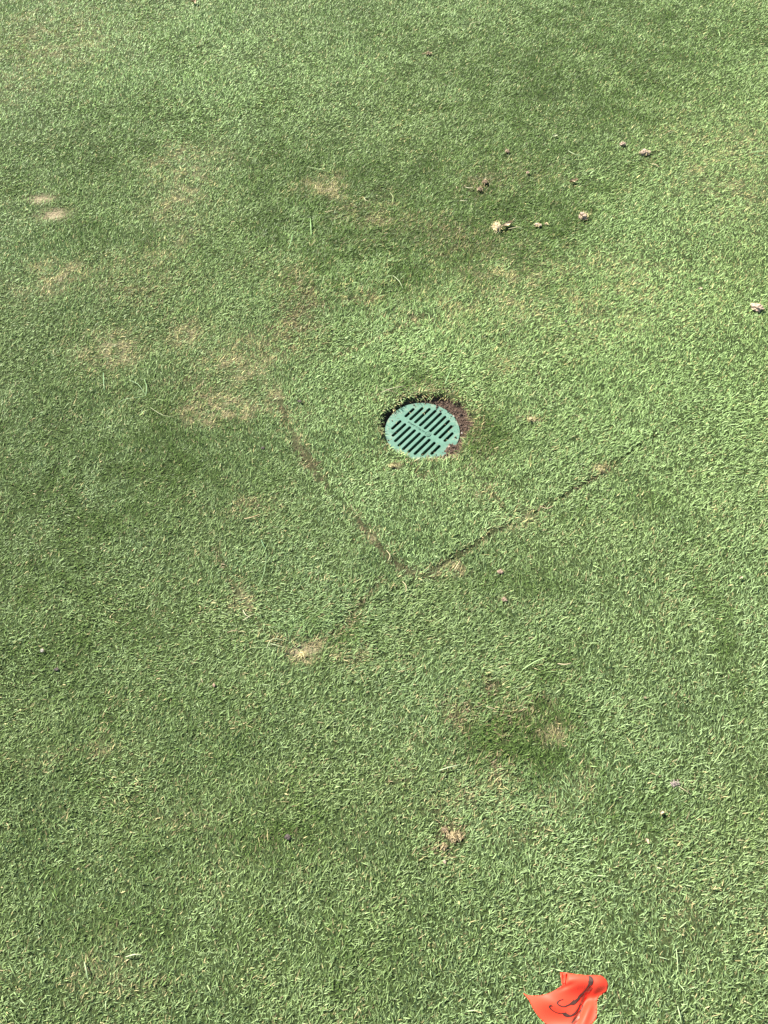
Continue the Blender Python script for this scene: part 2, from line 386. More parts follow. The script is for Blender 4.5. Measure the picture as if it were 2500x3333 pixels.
# tints
m1 = fbm(x, y, .20, 1, 4); m2 = fbm(x, y, .45, 4, 3); m3 = fbm(x, y, .035, 6, 2)
r1 = rng.random(n)
col = np.tile(GREEN_MID, (n, 1))
def mixto(col, tgt, a): return col*(1-a[:, None]) + tgt[None]*a[:, None]
col = mixto(col, GREEN_YEL, np.clip((m1-.42)*1.6, 0, .6)*rng.random(n) + .25*(rng.random(n) < .25))
col = mixto(col, GREEN_BLUE, np.clip((m2-.45)*1.4, 0, .4))
col = mixto(col, GREEN_BLUE*1.08, np.clip(blue*.9, 0, 1))
col = mixto(col, GREEN_PALE, np.clip(pale, 0, .9))
col = mixto(col, GREEN_DEEP, np.clip(deep*1.6 + .55*(rng.random(n) < .25), 0, .95))
ps = np.clip(.022 + straw*.8 + seamtan*.8 + .25*hole_rim + .10*sstep(.55, .75, m3), 0, .95)
pb = np.clip(.008 + brown*.50 + gap*.5 + .12*hole_rim + .3*seamtan, 0, .9)
isb = rng.random(n) < pb; iss = (rng.random(n) < ps) & ~isb
col[iss] = STRAWC*rng.uniform(.55, 1.05, (iss.sum(), 1))
col[isb] = BROWNC*rng.uniform(.55, 1.35, (isb.sum(), 1))
half = (rng.random(n) < (straw+brown)*.5)
col[half & ~iss & ~isb] = col[half & ~iss & ~isb]*.5 + np.array([.25, .24, .09])*.5
col *= (1 - .20*deep)[:, None]
farf = sstep(.7, 1.9, y + .35*x)[:, None]; col = col*(1 + farf*np.array([[.05, .10, -.08]]))
col *= rng.normal(1, .22, n).clip(.45, 1.6)[:, None]
grass = make_blades(x, y, z-.001, L, W, az, tilt, bend, roll, col, 'grass', M_BLADE)
tag(grass, 'short mown green grass covering the ground around the drain', 'grass', kind='stuff')
print('blades', n)

# ------------------------------------------------------------------ drain: grate and basin
M_GRATE, nt, b = new_mat('green_plastic')
tc, nz = bump_noise(nt, b, 900, .35, .0004)
n1 = N(nt, 'ShaderNodeTexNoise'); n1.inputs['Scale'].default_value = 34; n1.inputs['Detail'].default_value = 8; n1.inputs['Roughness'].default_value = .7
cr = N(nt, 'ShaderNodeValToRGB'); cr.color_ramp.elements[0].position = .3; cr.color_ramp.elements[1].position = .75
cr.color_ramp.elements[0].color = (.052, .135, .088, 1); cr.color_ramp.elements[1].color = (.102, .208, .148, 1)
n2 = N(nt, 'ShaderNodeTexNoise'); n2.inputs['Scale'].default_value = 420; n2.inputs['Detail'].default_value = 3
c2 = N(nt, 'ShaderNodeValToRGB'); c2.color_ramp.elements[0].position = .62; c2.color_ramp.elements[1].position = .78
c2.color_ramp.elements[0].color = (0, 0, 0, 1); c2.color_ramp.elements[1].color = (.6, .6, .6, 1)
mx = N(nt, 'ShaderNodeMix', data_type='RGBA'); mx.inputs[7].default_value = (.34, .36, .27, 1)
# dust gathered round the rim
sx = N(nt, 'ShaderNodeVectorMath', operation='LENGTH'); mr = N(nt, 'ShaderNodeMapRange')
mr.inputs[1].default_value = .070; mr.inputs[2].default_value = .096; mr.inputs[3].default_value = 0; mr.inputs[4].default_value = 1
n3 = N(nt, 'ShaderNodeTexNoise'); n3.inputs['Scale'].default_value = 70; n3.inputs['Detail'].default_value = 6
mm = N(nt, 'ShaderNodeMath', operation='MULTIPLY'); mr3 = N(nt, 'ShaderNodeMapRange'); mr3.inputs[1].default_value = .52; mr3.inputs[2].default_value = .85
mx2 = N(nt, 'ShaderNodeMix', data_type='RGBA'); mx2.inputs[7].default_value = (.30, .26, .18, 1)
for a_, b_ in ((tc.outputs['Object'], n1.inputs['Vector']), (tc.outputs['Object'], n2.inputs['Vector']), (tc.outputs['Object'], n3.inputs['Vector']),
               (n1.outputs[0], cr.inputs[0]), (n2.outputs[0], c2.inputs[0]), (c2.outputs[0], mx.inputs[0]), (cr.outputs[0], mx.inputs[6]),
               (tc.outputs['Object'], sx.inputs[0]), (sx.outputs['Value'], mr.inputs[0]), (n3.outputs[0], mr3.inputs[0]), (mr.outputs[0], mm.inputs[0]),
               (mr3.outputs[0], mm.inputs[1]), (mm.outputs[0], mx2.inputs[0]), (mx.outputs[2], mx2.inputs[6]), (mx2.outputs[2], b.inputs['Base Color'])):
    nt.links.new(a_, b_)
b.inputs['Roughness'].default_value = .55

SLOT_AZ = math.radians(50)
grate = empty('drain_grate', (GX, GY, GZ), SLOT_AZ)        # local +X runs along the slots
tag(grate, 'round faded green plastic drain grate with two rows of slots in the turf', 'drain grate')
def curve_mesh(name, loops, extrude, bevel, mat, parent, z=0, res=1):
    cu = bpy.data.curves.new(name, 'CURVE'); cu.dimensions = '2D'; cu.fill_mode = 'BOTH'
    cu.extrude = extrude; cu.bevel_depth = bevel; cu.bevel_resolution = res
    for lp in loops:
        sp = cu.splines.new('POLY'); sp.points.add(len(lp)-1)
        for i, (a_, b_) in enumerate(lp): sp.points[i].co = (a_, b_, 0, 1)
        sp.use_cyclic_u = True
    tmp = bpy.data.objects.new('tmp', cu); COL.objects.link(tmp)
    dg = bpy.context.evaluated_depsgraph_get()
    me = bpy.data.meshes.new_from_object(tmp.evaluated_get(dg))
    bpy.data.objects.remove(tmp); bpy.data.curves.remove(cu)
    me.name = name; me.materials.clear(); me.materials.append(mat)
    o = link(bpy.data.objects.new(name, me), parent); o.location = (0, 0, z)
    return o
SW = .0042
circ = [(GR*math.cos(t), GR*math.sin(t)) for t in np.linspace(0, 2*math.pi, 97)[:-1]]
loops = [circ]; slots = []
for row in (1, -1):
    for i in range(-4, 5):
        off = i*.168*GR
        a0 = .120*GR; a1 = math.sqrt((.81*GR)**2 - off*off)
        slots.append((row*a0, row*a1, off))
for (a0, a1, off) in slots:
    lo, hi = min(a0, a1), max(a0, a1)
    lp = [(hi + SW*math.cos(t), off + SW*math.sin(t)) for t in np.linspace(-math.pi/2, math.pi/2, 9)]
    lp += [(lo + SW*math.cos(t), off + SW*math.sin(t)) for t in np.linspace(math.pi/2, 3*math.pi/2, 9)]
    loops.append(lp)
curve_mesh('grate_plate', loops, .0016, .0005, M_GRATE, grate, -.0026)
# moulded skirt under the plate rim
def tube(r0, r1, z0, z1, seg=64):
    v = []; f = []
    for i in range(seg):
        t = 2*math.pi*i/seg; c_, s_ = math.cos(t), math.sin(t)
        v += [(r0*c_, r0*s_, z0), (r1*c_, r1*s_, z0), (r1*c_, r1*s_, z1), (r0*c_, r0*s_, z1)]
    for i in range(seg):
        j = (i+1) % seg
        for k_ in range(4):
            l_ = (k_+1) % 4
            f.append((i*4+k_, i*4+l_, j*4+l_, j*4+k_))
    return v, f
v_, f_ = tube(.0845, .0880, -.030, -.0050)
mesh_obj('grate_skirt', v_, f_, M_GRATE, grate)
# underside ribs below the bars
v_, f_ = [], []
for i in range(-4, 5):
    yy = (i+.5)*.168*GR if i < 4 else -4.5*.168*GR
    hl = math.sqrt(max((.86*GR)**2-yy*yy, 1e-6))
    b0 = len(v_)
    for sx_ in (-1, 1):
        for (dy_, dz_) in ((-.0016, -.0052), (.0016, -.0052), (.0010, -.018), (-.0010, -.018)):
            v_.append((sx_*hl, yy+dy_, dz_))
    f_ += [(b0, b0+1, b0+2, b0+3), (b0+4, b0+7, b0+6, b0+5)] + [(b0+a_, b0+4+a_, b0+4+(a_+1) % 4, b0+(a_+1) % 4) for a_ in range(4)]
mesh_obj('underside_rib', v_, f_, M_GRATE, grate)
# centre strip: maker's oval and row of moulded characters (worn, raised)
ov = lambda rx, ry, cy_, k_=28: [(rx*math.cos(2*math.pi*i/k_), cy_+ry*math.sin(2*math.pi*i/k_)) for i in range(k_)]
emb = curve_mesh('emblem', [ov(.0088, .0080, -.0170), ov(.0079, .0071, -.0170)], .0004, .0002, M_GRATE, grate, .0003)
tag(emb, 'raised oval moulding with worn lines on the centre strip')
ln = []
for i in range(5):
    xx = -.005+i*.0025; hh = math.sqrt(max(.0062**2-xx*xx, 0))
    ln.append([(xx-.0004, -.0170-hh), (xx+.0004, -.0170-hh), (xx+.0004, -.0170+hh), (xx-.0004, -.0170+hh)])
curve_mesh('emblem_line', ln, .0003, .0001, M_GRATE, emb, 0, 0)
def stroke(pts, w):
    L_, R_ = [], []
    for i, p in enumerate(pts):
        a_ = pts[max(i-1, 0)]; c_ = pts[min(i+1, len(pts)-1)]
        dx_, dy_ = c_[0]-a_[0], c_[1]-a_[1]; d_ = math.hypot(dx_, dy_) or 1
        L_.append((p[0]-dy_/d_*w, p[1]+dx_/d_*w)); R_.append((p[0]+dy_/d_*w, p[1]-dx_/d_*w))
    return L_ + R_[::-1]
rr = random.Random(9); marks = []
for i in range(9):
    y0 = .045 - i*.0062
    if -.026 < y0 < -.008: continue
    s_ = .0028
    shape = rr.choice([[(-1, -1), (-.6, 0), (0, .8), (.7, .3), (.4, -.4), (1, -.9)], [(-1, .6), (0, 1), (.8, .2), (-.2, -.1), (.9, -.8)], [(-1, -.8), (.2, -.6), (.9, .1), (.1, .9), (-.9, .5)]])
    marks.append(stroke([(p[0]*s_, y0+p[1]*s_*.8) for p in shape], .0004))
tag(curve_mesh('moulded_lettering', marks, .0003, .0001, M_GRATE, grate, .0003, 0), 'worn raised characters along the centre strip')

M_BASIN = noisy_mat('dark_basin_plastic', (.010, .012, .011), (.03, .034, .03), 30, .8)
basin = empty('drain_basin', (GX, GY, 0))
tag(basin, 'dark drain basin pipe below the slots of the green grate', 'drain basin')
v_, f_ = tube(.0800, .0835, -.45, -.0290); mesh_obj('pipe_wall', v_, f_, M_BASIN, basin, smooth=False)
v_ = [(.081*math.cos(t), .081*math.sin(t), -.44) for t in np.linspace(0, 2*math.pi, 49)[:-1]]
mesh_obj('sump_floor', v_, [tuple(range(48))], M_BASIN, basin)

# ------------------------------------------------------------------ soil crumbs round the grate (uncountable)
M_SOIL = noisy_mat('soil', (.032, .021, .014), (.135, .09, .062), 260, .95)
def ico(sub=1):
    bm = bmesh.new(); bmesh.ops.create_icosphere(bm, subdivisions=sub, radius=1)
    v = np.array([q.co[:] for q in bm.verts]); f = [tuple(q.index for q in p.verts) for p in bm.faces]; bm.free()
    return v, f
IV1, IF1 = ico(1); IV2, IF2 = ico(2); IV3, IF3 = ico(3)
def crumbs(name, pts, rad, mat):
    vs, fs = [], []
    for (p, r_) in zip(pts, rad):
        b0 = len(vs)
        m_ = rng.uniform(.6, 1.25, (len(IV1), 1))*IV1*r_*rng.uniform(.7, 1.2, 3)
        vs += [tuple(q) for q in (m_ + np.array(p))]
        fs += [tuple(i+b0 for i in f) for f in IF1]
    return mesh_obj(name, vs, fs, mat)
pts, rad = [], []
while len(pts) < 1100:
    th = rng.uniform(-1.5, 1.9) if rng.random() < .85 else rng.uniform(-math.pi, math.pi)
    r_ = rng.uniform(.080, .150)
    if r_ > hole_radius(np.array(th))+.004: continue
    xx, yy = GX+r_*math.cos(th), GY+r_*math.sin(th)
    zz = float(height(np.array(xx), np.array(yy))[0])
    if r_ < GR and zz < GZ:
        if rng.random() < .93: continue
        zz = GZ
    s_ = rng.gamma(3, .00045)
    pts.append((xx, yy, zz+s_*.3)); rad.append(s_)
tag(crumbs('soil_crumbs', pts, rad, M_SOIL), 'loose brown soil crumbs around the rim of the green grate', 'soil', kind='stuff')

g_ = np.random.default_rng(5); nn = 60
tt_ = g_.uniform(0, 6.28, nn); rr_ = GR*np.sqrt(g_.uniform(.35, 1, nn))
cc_ = np.where((g_.random(nn) < .5)[:, None], STRAWC[None], BROWNC[None]*.7)*g_.uniform(.5, 1, (nn, 1))
clip = make_blades(GX+rr_*np.cos(tt_), GY+rr_*np.sin(tt_), np.full(nn, GZ-.0004), g_.uniform(.003, .009, nn), np.full(nn, .0009), g_.uniform(0, 6.28, nn), g_.normal(1.5, .05, nn), g_.normal(0, .1, nn), g_.normal(0, .3, nn), cc_, 'grass_clippings', M_BLADE)
tag(clip, 'dry grass clippings scattered on the green grate', 'grass clippings', kind='stuff')

# ------------------------------------------------------------------ small things lying on the grass
def solid(c0, c1, name, rough=.85, sc=300): return noisy_mat(name, c0, c1, sc, rough)
M_CLOD_TAN = solid((.22, .155, .11), (.47, .36, .26), 'dry_tan_soil')
M_CLOD_BROWN = solid((.14, .09, .06), (.34, .24, .17), 'dry_brown_soil')
M_CLOD_DARK = solid((.03, .022, .018), (.09, .07, .06), 'dark_soil')
M_PALE = solid((.30, .22, .13), (.50, .41, .26), 'pale_dry_leaf')
M_STONE = solid((.25, .22, .18), (.42, .38, .32), 'pale_stone')
TOP = .006
def surf(px, py, dz=TOP):
    gx, gy = G(px, py, dz)
    return gx, gy, float(height(np.array(gx), np.array(gy))[0]) + dz
def fibre_arrays(nf, sx, sy, hz, lf, r):
    a = np.array([[r.gauss(0, .45)*sx, r.gauss(0, .45)*sy, r.random()*hz] for _ in range(nf)])
    return a
def clump(name, px, py, w, h_, label, cat, kind='fibre', nf=70, mat=None, col_=STRAWC, group=None, core=.95, zr=.45, seed=1):
    """a tangle of dry fibres with a crumbly core; w and h_ are photo pixels across and up"""
    r = random.Random(seed*97+int(px)); g = np.random.default_rng(seed*31+int(px))
    x0, y0, z0 = surf(px, py); kx, ky = px_size(py)
    sx, sy = w*kx*.42, h_*ky*.34
    root = empty(name, (x0, y0, z0)); tag(root, label, cat, group)
    if core:
        v = IV3.copy(); out = []
        for q in v:
            p = Vector(q); d = 1 + .55*mnoise.noise(p*1.8+Vector((seed*3.1, px, 0))) + .42*mnoise.noise(p*4.5+Vector((px, 0, 0))) + .30*mnoise.noise(p*10)
            out.append((q[0]*sx*core*d, q[1]*sy*core*d, (q[2]*d*.5+.12)*min(sx, sy)*2*zr))
        mesh_obj('core', out, IF3, mat or M_CLOD_TAN, root)
    if nf:
        a = g.normal(0, .42, (nf, 2))*[sx, sy]; zz = g.uniform(-.1, .9, nf)*min(sx, sy)*zr
        Lf = g.gamma(5, .2, nf)*max(sx, sy)*.75; Wf = np.full(nf, .0014)*(math.hypot(y0, H)/1.5)**.5
        az_ = g.uniform(0, 6.28, nf)
        cc = np.array(col_)[None]*g.uniform(.5, 1.3, (nf, 1))
        make_blades(a[:, 0]-np.cos(az_)*Lf*.4, a[:, 1]-np.sin(az_)*Lf*.4, zz, Lf, Wf, az_, g.normal(1.45, .25, nf), g.normal(.1, .4, nf), g.normal(0, .6, nf), cc, 'fibres', M_BLADE, root)
    return root
def clod(name, px, py, w, h_, label, cat, mat, group=None, seed=1, zr=.5, dz=TOP):
    x0, y0, z0 = surf(px, py, dz); kx, ky = px_size(py)
    sx, sy = w*kx*.42, h_*ky*.34; out = []
    for q in IV3:
        p = Vector(q); d = 1 + .5*mnoise.noise(p*1.6+Vector((seed*3.1, px, 0))) + .35*mnoise.noise(p*4+Vector((px, 0, 0)))+ .25*mnoise.noise(p*9)
        out.append((q[0]*sx*d, q[1]*sy*d, (q[2]*d*.5+.15)*min(sx, sy)*2*zr))
    o = mesh_obj(name, out, IF3, mat); o.location = (x0, y0, z0); tag(o, label, cat, group)
    return o
def leaf(name, px, py, lpx, wpx, ang, label, cat, mat, curl=.5, group=None, seed=0, dz=TOP+.001):
    """a curled dry flake: lengthwise grid with thickness"""
    x0, y0, z0 = surf(px, py, dz); kx, ky = px_size(py)
    L_ = lpx*kx; w_ = wpx*kx*.5; v, f = [], []; nu, nv = 10, 5; r = random.Random(seed+int(px))
    ph = r.random()*6
    for s_ in (0, 1):
        for i in range(nu):
            t = i/(nu-1); ww = w_*(math.sin(math.pi*min(max(t, .06), .94))**.6)*(1+.2*math.sin(t*11+ph))
            for j in range(nv):
                u = j/(nv-1)*2-1
                v.append(((t-.5)*L_, u*ww + .15*w_*math.sin(t*6+ph), curl*w_*u*u + curl*.35*L_*(t-.5)**2 + .15*w_*math.sin(t*9+u*4+ph) - s_*.0004))
    o_ = nu*nv
    for i in range(nu-1):
        for j in range(nv-1):
            a_ = i*nv+j; f.append((a_, a_+nv, a_+nv+1, a_+1)); f.append((o_+a_, o_+a_+1, o_+a_+nv+1, o_+a_+nv))
    rim = [i*nv for i in range(nu)] + [(nu-1)*nv+j for j in range(1, nv)] + [i*nv+nv-1 for i in range(nu-2, -1, -1)] + [j for j in range(nv-2, 0, -1)]
    for a_, b_ in zip(rim, rim[1:]+rim[:1]): f.append((a_, b_, o_+b_, o_+a_))
    o = mesh_obj(name, v, f, mat, smooth=True); o.location = (x0, y0, z0); o.rotation_euler = (0, 0, ang); tag(o, label, cat, group)
    return o
def strand(name, pxs, wid, label, cat, colr, group=None, lift=.004, parent=None):
    """a long bent blade or runner through photo positions, a shallow V section"""
    P = [surf(px, py, TOP+lift*math.sin(math.pi*i/(len(pxs)-1))) for i, (px, py) in enumerate(pxs)]
    Q = []
    for i in range(len(P)-1):
        a_ = Vector(P[max(i-1, 0)]); b_ = Vector(P[i]); c_ = Vector(P[i+1]); d_ = Vector(P[min(i+2, len(P)-1)])
        for t in (0, .25, .5, .75):
            Q.append(.5*((2*b_)+(c_-a_)*t+(2*a_-5*b_+4*c_-d_)*t*t+(3*b_-a_-3*c_+d_)*t**3))
    Q.append(Vector(P[-1])); o0 = Q[0].copy(); v, f = [], []
    for i, p in enumerate(Q):
        d_ = (Q[min(i+1, len(Q)-1)]-Q[max(i-1, 0)]); s_ = Vector((-d_.y, d_.x, 0)).normalized()
        t = i/(len(Q)-1); w_ = wid*.5*(.25+.75*math.sin(math.pi*min(1, .15+t*.85))**.5)
        for u, dz_ in ((-1, .0), (0, .0006), (1, 0), (0, -.0004)): v.append(tuple(p-o0+s_*w_*u+Vector((0, 0, dz_))))
    for i in range(len(Q)-1):
        for k_ in range(4): l_ = (k_+1) % 4; f.append((i*4+k_, i*4+l_, i*4+4+l_, i*4+4+k_))
    me_mat = strand_mats.setdefault(colr, None)
    if me_mat is None:
        me_mat, nt_, b_ = new_mat('stem_'+str(len(strand_mats))); b_.inputs['Base Color'].default_value = (*colr, 1); b_.inputs['Roughness'].default_value = .5
        strand_mats[colr] = me_mat
    o = mesh_obj(name, v, f, me_mat, parent, smooth=True)
    if parent is None: o.location = o0; tag(o, label, cat, group)
    return o
strand_mats = {}

# thatch clumps and clods, each with its own description
TC = 'dry thatch clumps on the lawn'
t = clump('thatch_clump', 1616, 742, 34, 46, 'largest pale thatch clump, trailing a dry leaf to its right, above the drain', 'thatch clump', nf=120, group=TC, seed=1, core=.75, zr=.6, mat=M_PALE)
leaf('dry_leaf', 1650, 732, 46, 15, .55, 'pale curled dry leaf reaching right from the largest thatch clump', 'dry leaf', M_PALE, .6)
strand('dry_straw', [(1655, 744), (1685, 738), (1700, 741)], .0035, 'thin dry stem lying right of the largest thatch clump', 'dry straw', (.36, .33, .18), 'dry stems on the lawn')
clump('thatch_clump', 1750, 734, 26, 16, 'small tan clump with dark underside between the largest clump and the spiky clump', 'thatch clump', nf=60, group=TC, seed=2)
clump('thatch_clump', 1777, 730, 16, 12, 'tiny straw tuft just right of the small tan clump', 'thatch clump', nf=40, group=TC, seed=3, core=.5)
clump('thatch_clump', 1898, 706, 32, 27, 'spiky tan thatch clump right of the row of clumps above the drain', 'thatch clump', nf=110, group=TC, seed=4, zr=.8)
clump('thatch_clump', 2098, 499, 38, 18, 'tan crumbly clump with straw ends at the upper right', 'thatch clump', nf=70, group=TC, seed=5, zr=.7)
clod('soil_clod', 2027, 469, 20, 12, 'small smooth tan clod left of the upper right crumbly clump', 'clod', M_CLOD_TAN, 'clods on the lawn', seed=6, zr=.8)
clod('soil_clod', 2464, 1003, 40, 30, 'big light tan crumbly clod near the right edge', 'clod', M_CLOD_TAN, 'clods on the lawn', seed=7, zr=.7)
clump('thatch_clump', 2466, 1000, 40, 26, 'loose straw scattered on top of the big clod near the right edge', 'thatch clump', nf=60, group=TC, seed=8, core=0)
clump('thatch_clump', 1578, 596, 30, 22, 'brown thatch clump, upper one of the pair left of the pale shred', 'thatch clump', nf=60, group=TC, seed=9, mat=M_CLOD_BROWN, col_=BROWNC*1.2, core=.55)
clump('thatch_clump', 1562, 618, 26, 18, 'brown thatch clump, lower one of the pair left of the pale shred', 'thatch clump', nf=60, group=TC, seed=10, mat=M_CLOD_BROWN, col_=BROWNC*1.4, core=.6)
clump('thatch_clump', 1652, 493, 18, 14, 'small dark brown crumb clump above the pale shred', 'thatch clump', nf=30, group=TC, seed=11, mat=M_CLOD_BROWN, col_=BROWNC, core=.8)
clod('soil_clod', 1718, 563, 12, 10, 'tiny brown clod between the dark crumb clump and the pale shred', 'clod', M_CLOD_BROWN, 'clods on the lawn', seed=12)
leaf('dry_leaf', 1868, 588, 30, 14, .35, 'bright cream dry leaf shred lying on the dark green turf', 'dry leaf', M_PALE, .8)
clump('thatch_clump', 1395, 172, 34, 14, 'brown stringy clump highest in the middle of the lawn', 'thatch clump', nf=60, group=TC, seed=13, col_=BROWNC*1.3, core=.4, mat=M_CLOD_BROWN)
leaf('dry_leaf', 632, 9, 24, 18, 2.2, 'cream and brown curled leaf at the top edge of the lawn', 'dry leaf', M_PALE, 1.0)
leaf('dry_leaf', 1808, 440, 16, 10, .6, 'small pale green leaf fleck above the cream shred', 'dry leaf', solid((.32, .36, .2), (.45, .46, .28), 'pale_green_leaf'), .5)
strand('dry_straw', [(2120, 533), (2135, 535), (2145, 545)], .004, 'short bent straw below the upper right crumbly clump', 'dry straw', (.45, .36, .20), 'dry stems on the lawn')
strand('dry_straw', [(1530, 80), (1545, 76), (1568, 74)], .004, 'straw coloured blade near the top of the lawn', 'dry straw', (.40, .38, .20), 'dry stems on the lawn')
leaf('dry_leaf', 2281, 936, 14, 10, 0, 'pale whitish flake left of the big clod at the right edge', 'dry leaf', M_PALE, .5)
clod('soil_clod', 1843, 1048, 10, 8, 'dark speck of soil in the light turf above and right of the grate', 'clod', M_CLOD_DARK, 'clods on the lawn', seed=14)
clod('soil_clod', 1628, 1860, 22, 17, 'upper reddish brown clod below the turf seam right of the grate', 'clod', M_CLOD_BROWN, 'clods on the lawn', seed=15, dz=.003)
clod('soil_clod', 1640, 1950, 20, 20, 'lower reddish brown clod below the turf seam right of the grate', 'clod', M_CLOD_BROWN, 'clods on the lawn', seed=16, dz=.003)
clump('thatch_clump', 1728, 1366, 30, 22, 'tan dead tuft right of the grate', 'thatch clump', nf=60, group=TC, seed=17, core=.3, zr=.4)
clump('thatch_clump', 1278, 1516, 28, 13, 'pinkish dry tuft below the left of the grate', 'thatch clump', nf=70, group=TC, seed=18, core=.5, zr=.4)
clump('thatch_clump', 1955, 1531, 26, 14, 'tan tuft at the right end of the turf seam', 'thatch clump', nf=50, group=TC, seed=19, core=.4, zr=.4)
clump('thatch_clump', 1482, 2722, 62, 32, 'right arm of the brown dead thatch patch low in the middle', 'thatch clump', nf=190, group=TC, seed=20, core=.45, zr=.22, mat=M_CLOD_BROWN, col_=BROWNC*1.35)
clump('thatch_clump', 1447, 2700, 26, 34, 'upper knob of the brown dead thatch patch low in the middle', 'thatch clump', nf=90, group=TC, seed=21, core=.5, zr=.3, mat=M_CLOD_BROWN, col_=BROWNC*1.1)
clump('thatch_clump', 1444, 2756, 26, 36, 'lower tail of the brown dead thatch patch low in the middle', 'thatch clump', nf=90, group=TC, seed=22, core=.4, zr=.3, mat=M_CLOD_BROWN, col_=BROWNC*1.3)
clod('soil_clod', 1447, 2806, 10, 18, 'narrow tan bit just below the brown thatch patch', 'clod', M_CLOD_TAN, 'clods on the lawn', seed=23, dz=.003)
clod('soil_clod', 936, 2726, 20, 22, 'dark grey brown clod left of the brown thatch patch', 'clod', M_CLOD_DARK, 'clods on the lawn', seed=24)
clod('pebble', 137, 2119, 13, 14, 'small round pale pebble near the left edge', 'pebble', M_STONE, seed=25)
clod('soil_clod', 184, 2178, 17, 13, 'dark clod just below the pebble near the left edge', 'clod', M_CLOD_DARK, 'clods on the lawn', seed=26, dz=.003)
clod('pebble', 698, 2232, 11, 14, 'grey pebble in the grass below the left turf patch', 'pebble', M_CLOD_BROWN, seed=27, dz=.004)
clod('soil_clod', 975, 1306, 18, 9, 'dark thin clod inside the upper left turf corner', 'clod', M_CLOD_DARK, 'clods on the lawn', seed=28)
leaf('dry_leaf', 2152, 2645, 14, 11, .8, 'cream petal shaped leaf bit, upper one of two at the lower right', 'dry leaf', M_PALE, .7)
leaf('dry_leaf', 2105, 2738, 18, 9, 2.0, 'cream petal shaped leaf bit, lower one of two at the lower right', 'dry leaf', M_PALE, .7)
leaf('dry_leaf', 2411, 1880, 12, 7, .6, 'tiny cream seed husk near the right edge', 'dry leaf', M_PALE, .7)
clump('seed_head', 2193, 2550, 34, 18, 'grey dried seed head with a thin stem at the lower right', 'seed head', nf=60, seed=29, core=.4, mat=M_CLOD_TAN, col_=(.30, .25, .22))
strand('dry_straw', [(2208, 2560), (2230, 2575), (2250, 2588)], .0016, 'thin stalk running down from the grey seed head', 'dry straw', (.34, .29, .17), 'dry stems on the lawn')
clump('thatch_clump', 985, 2126, 44, 26, 'pale straw tuft in the small bare hole at the left turf patch corner', 'thatch clump', nf=120, group=TC, seed=30, core=.4, zr=.2)
clod('soil_clod', 2100, 2272, 12, 9, 'brown crumb in the light turf right of the brown patch', 'clod', M_CLOD_BROWN, 'clods on the lawn', seed=31, dz=.003)
clod('soil_clod', 1790, 1500, 12, 9, 'dark crumb between the grate and the seam end', 'clod', M_CLOD_DARK, 'clods on the lawn', seed=32, dz=.003)
clod('soil_clod', 856, 1458, 13, 11, 'dark crumb left of the grate outside the turf seam', 'clod', M_CLOD_DARK, 'clods on the lawn', seed=33, dz=.003)
for (gx_, gy_, lab) in ((1478, 1342, 'white pebble in the bare soil, highest of three beside the grate'), (1491, 1364, 'white pebble in the bare soil, middle of three beside the grate'),
                        (1505, 1397, 'white pebble in the bare soil, lowest of three beside the grate')):
    clod('pebble', gx_, gy_, 6, 7, lab, 'pebble', M_STONE, seed=gx_, dz=.001)
o = clod('pebble', 1462, 1448, 9, 8, 'pinkish pebble on the soil covering the lower right grate rim', 'pebble', M_CLOD_TAN, seed=40, dz=.001)

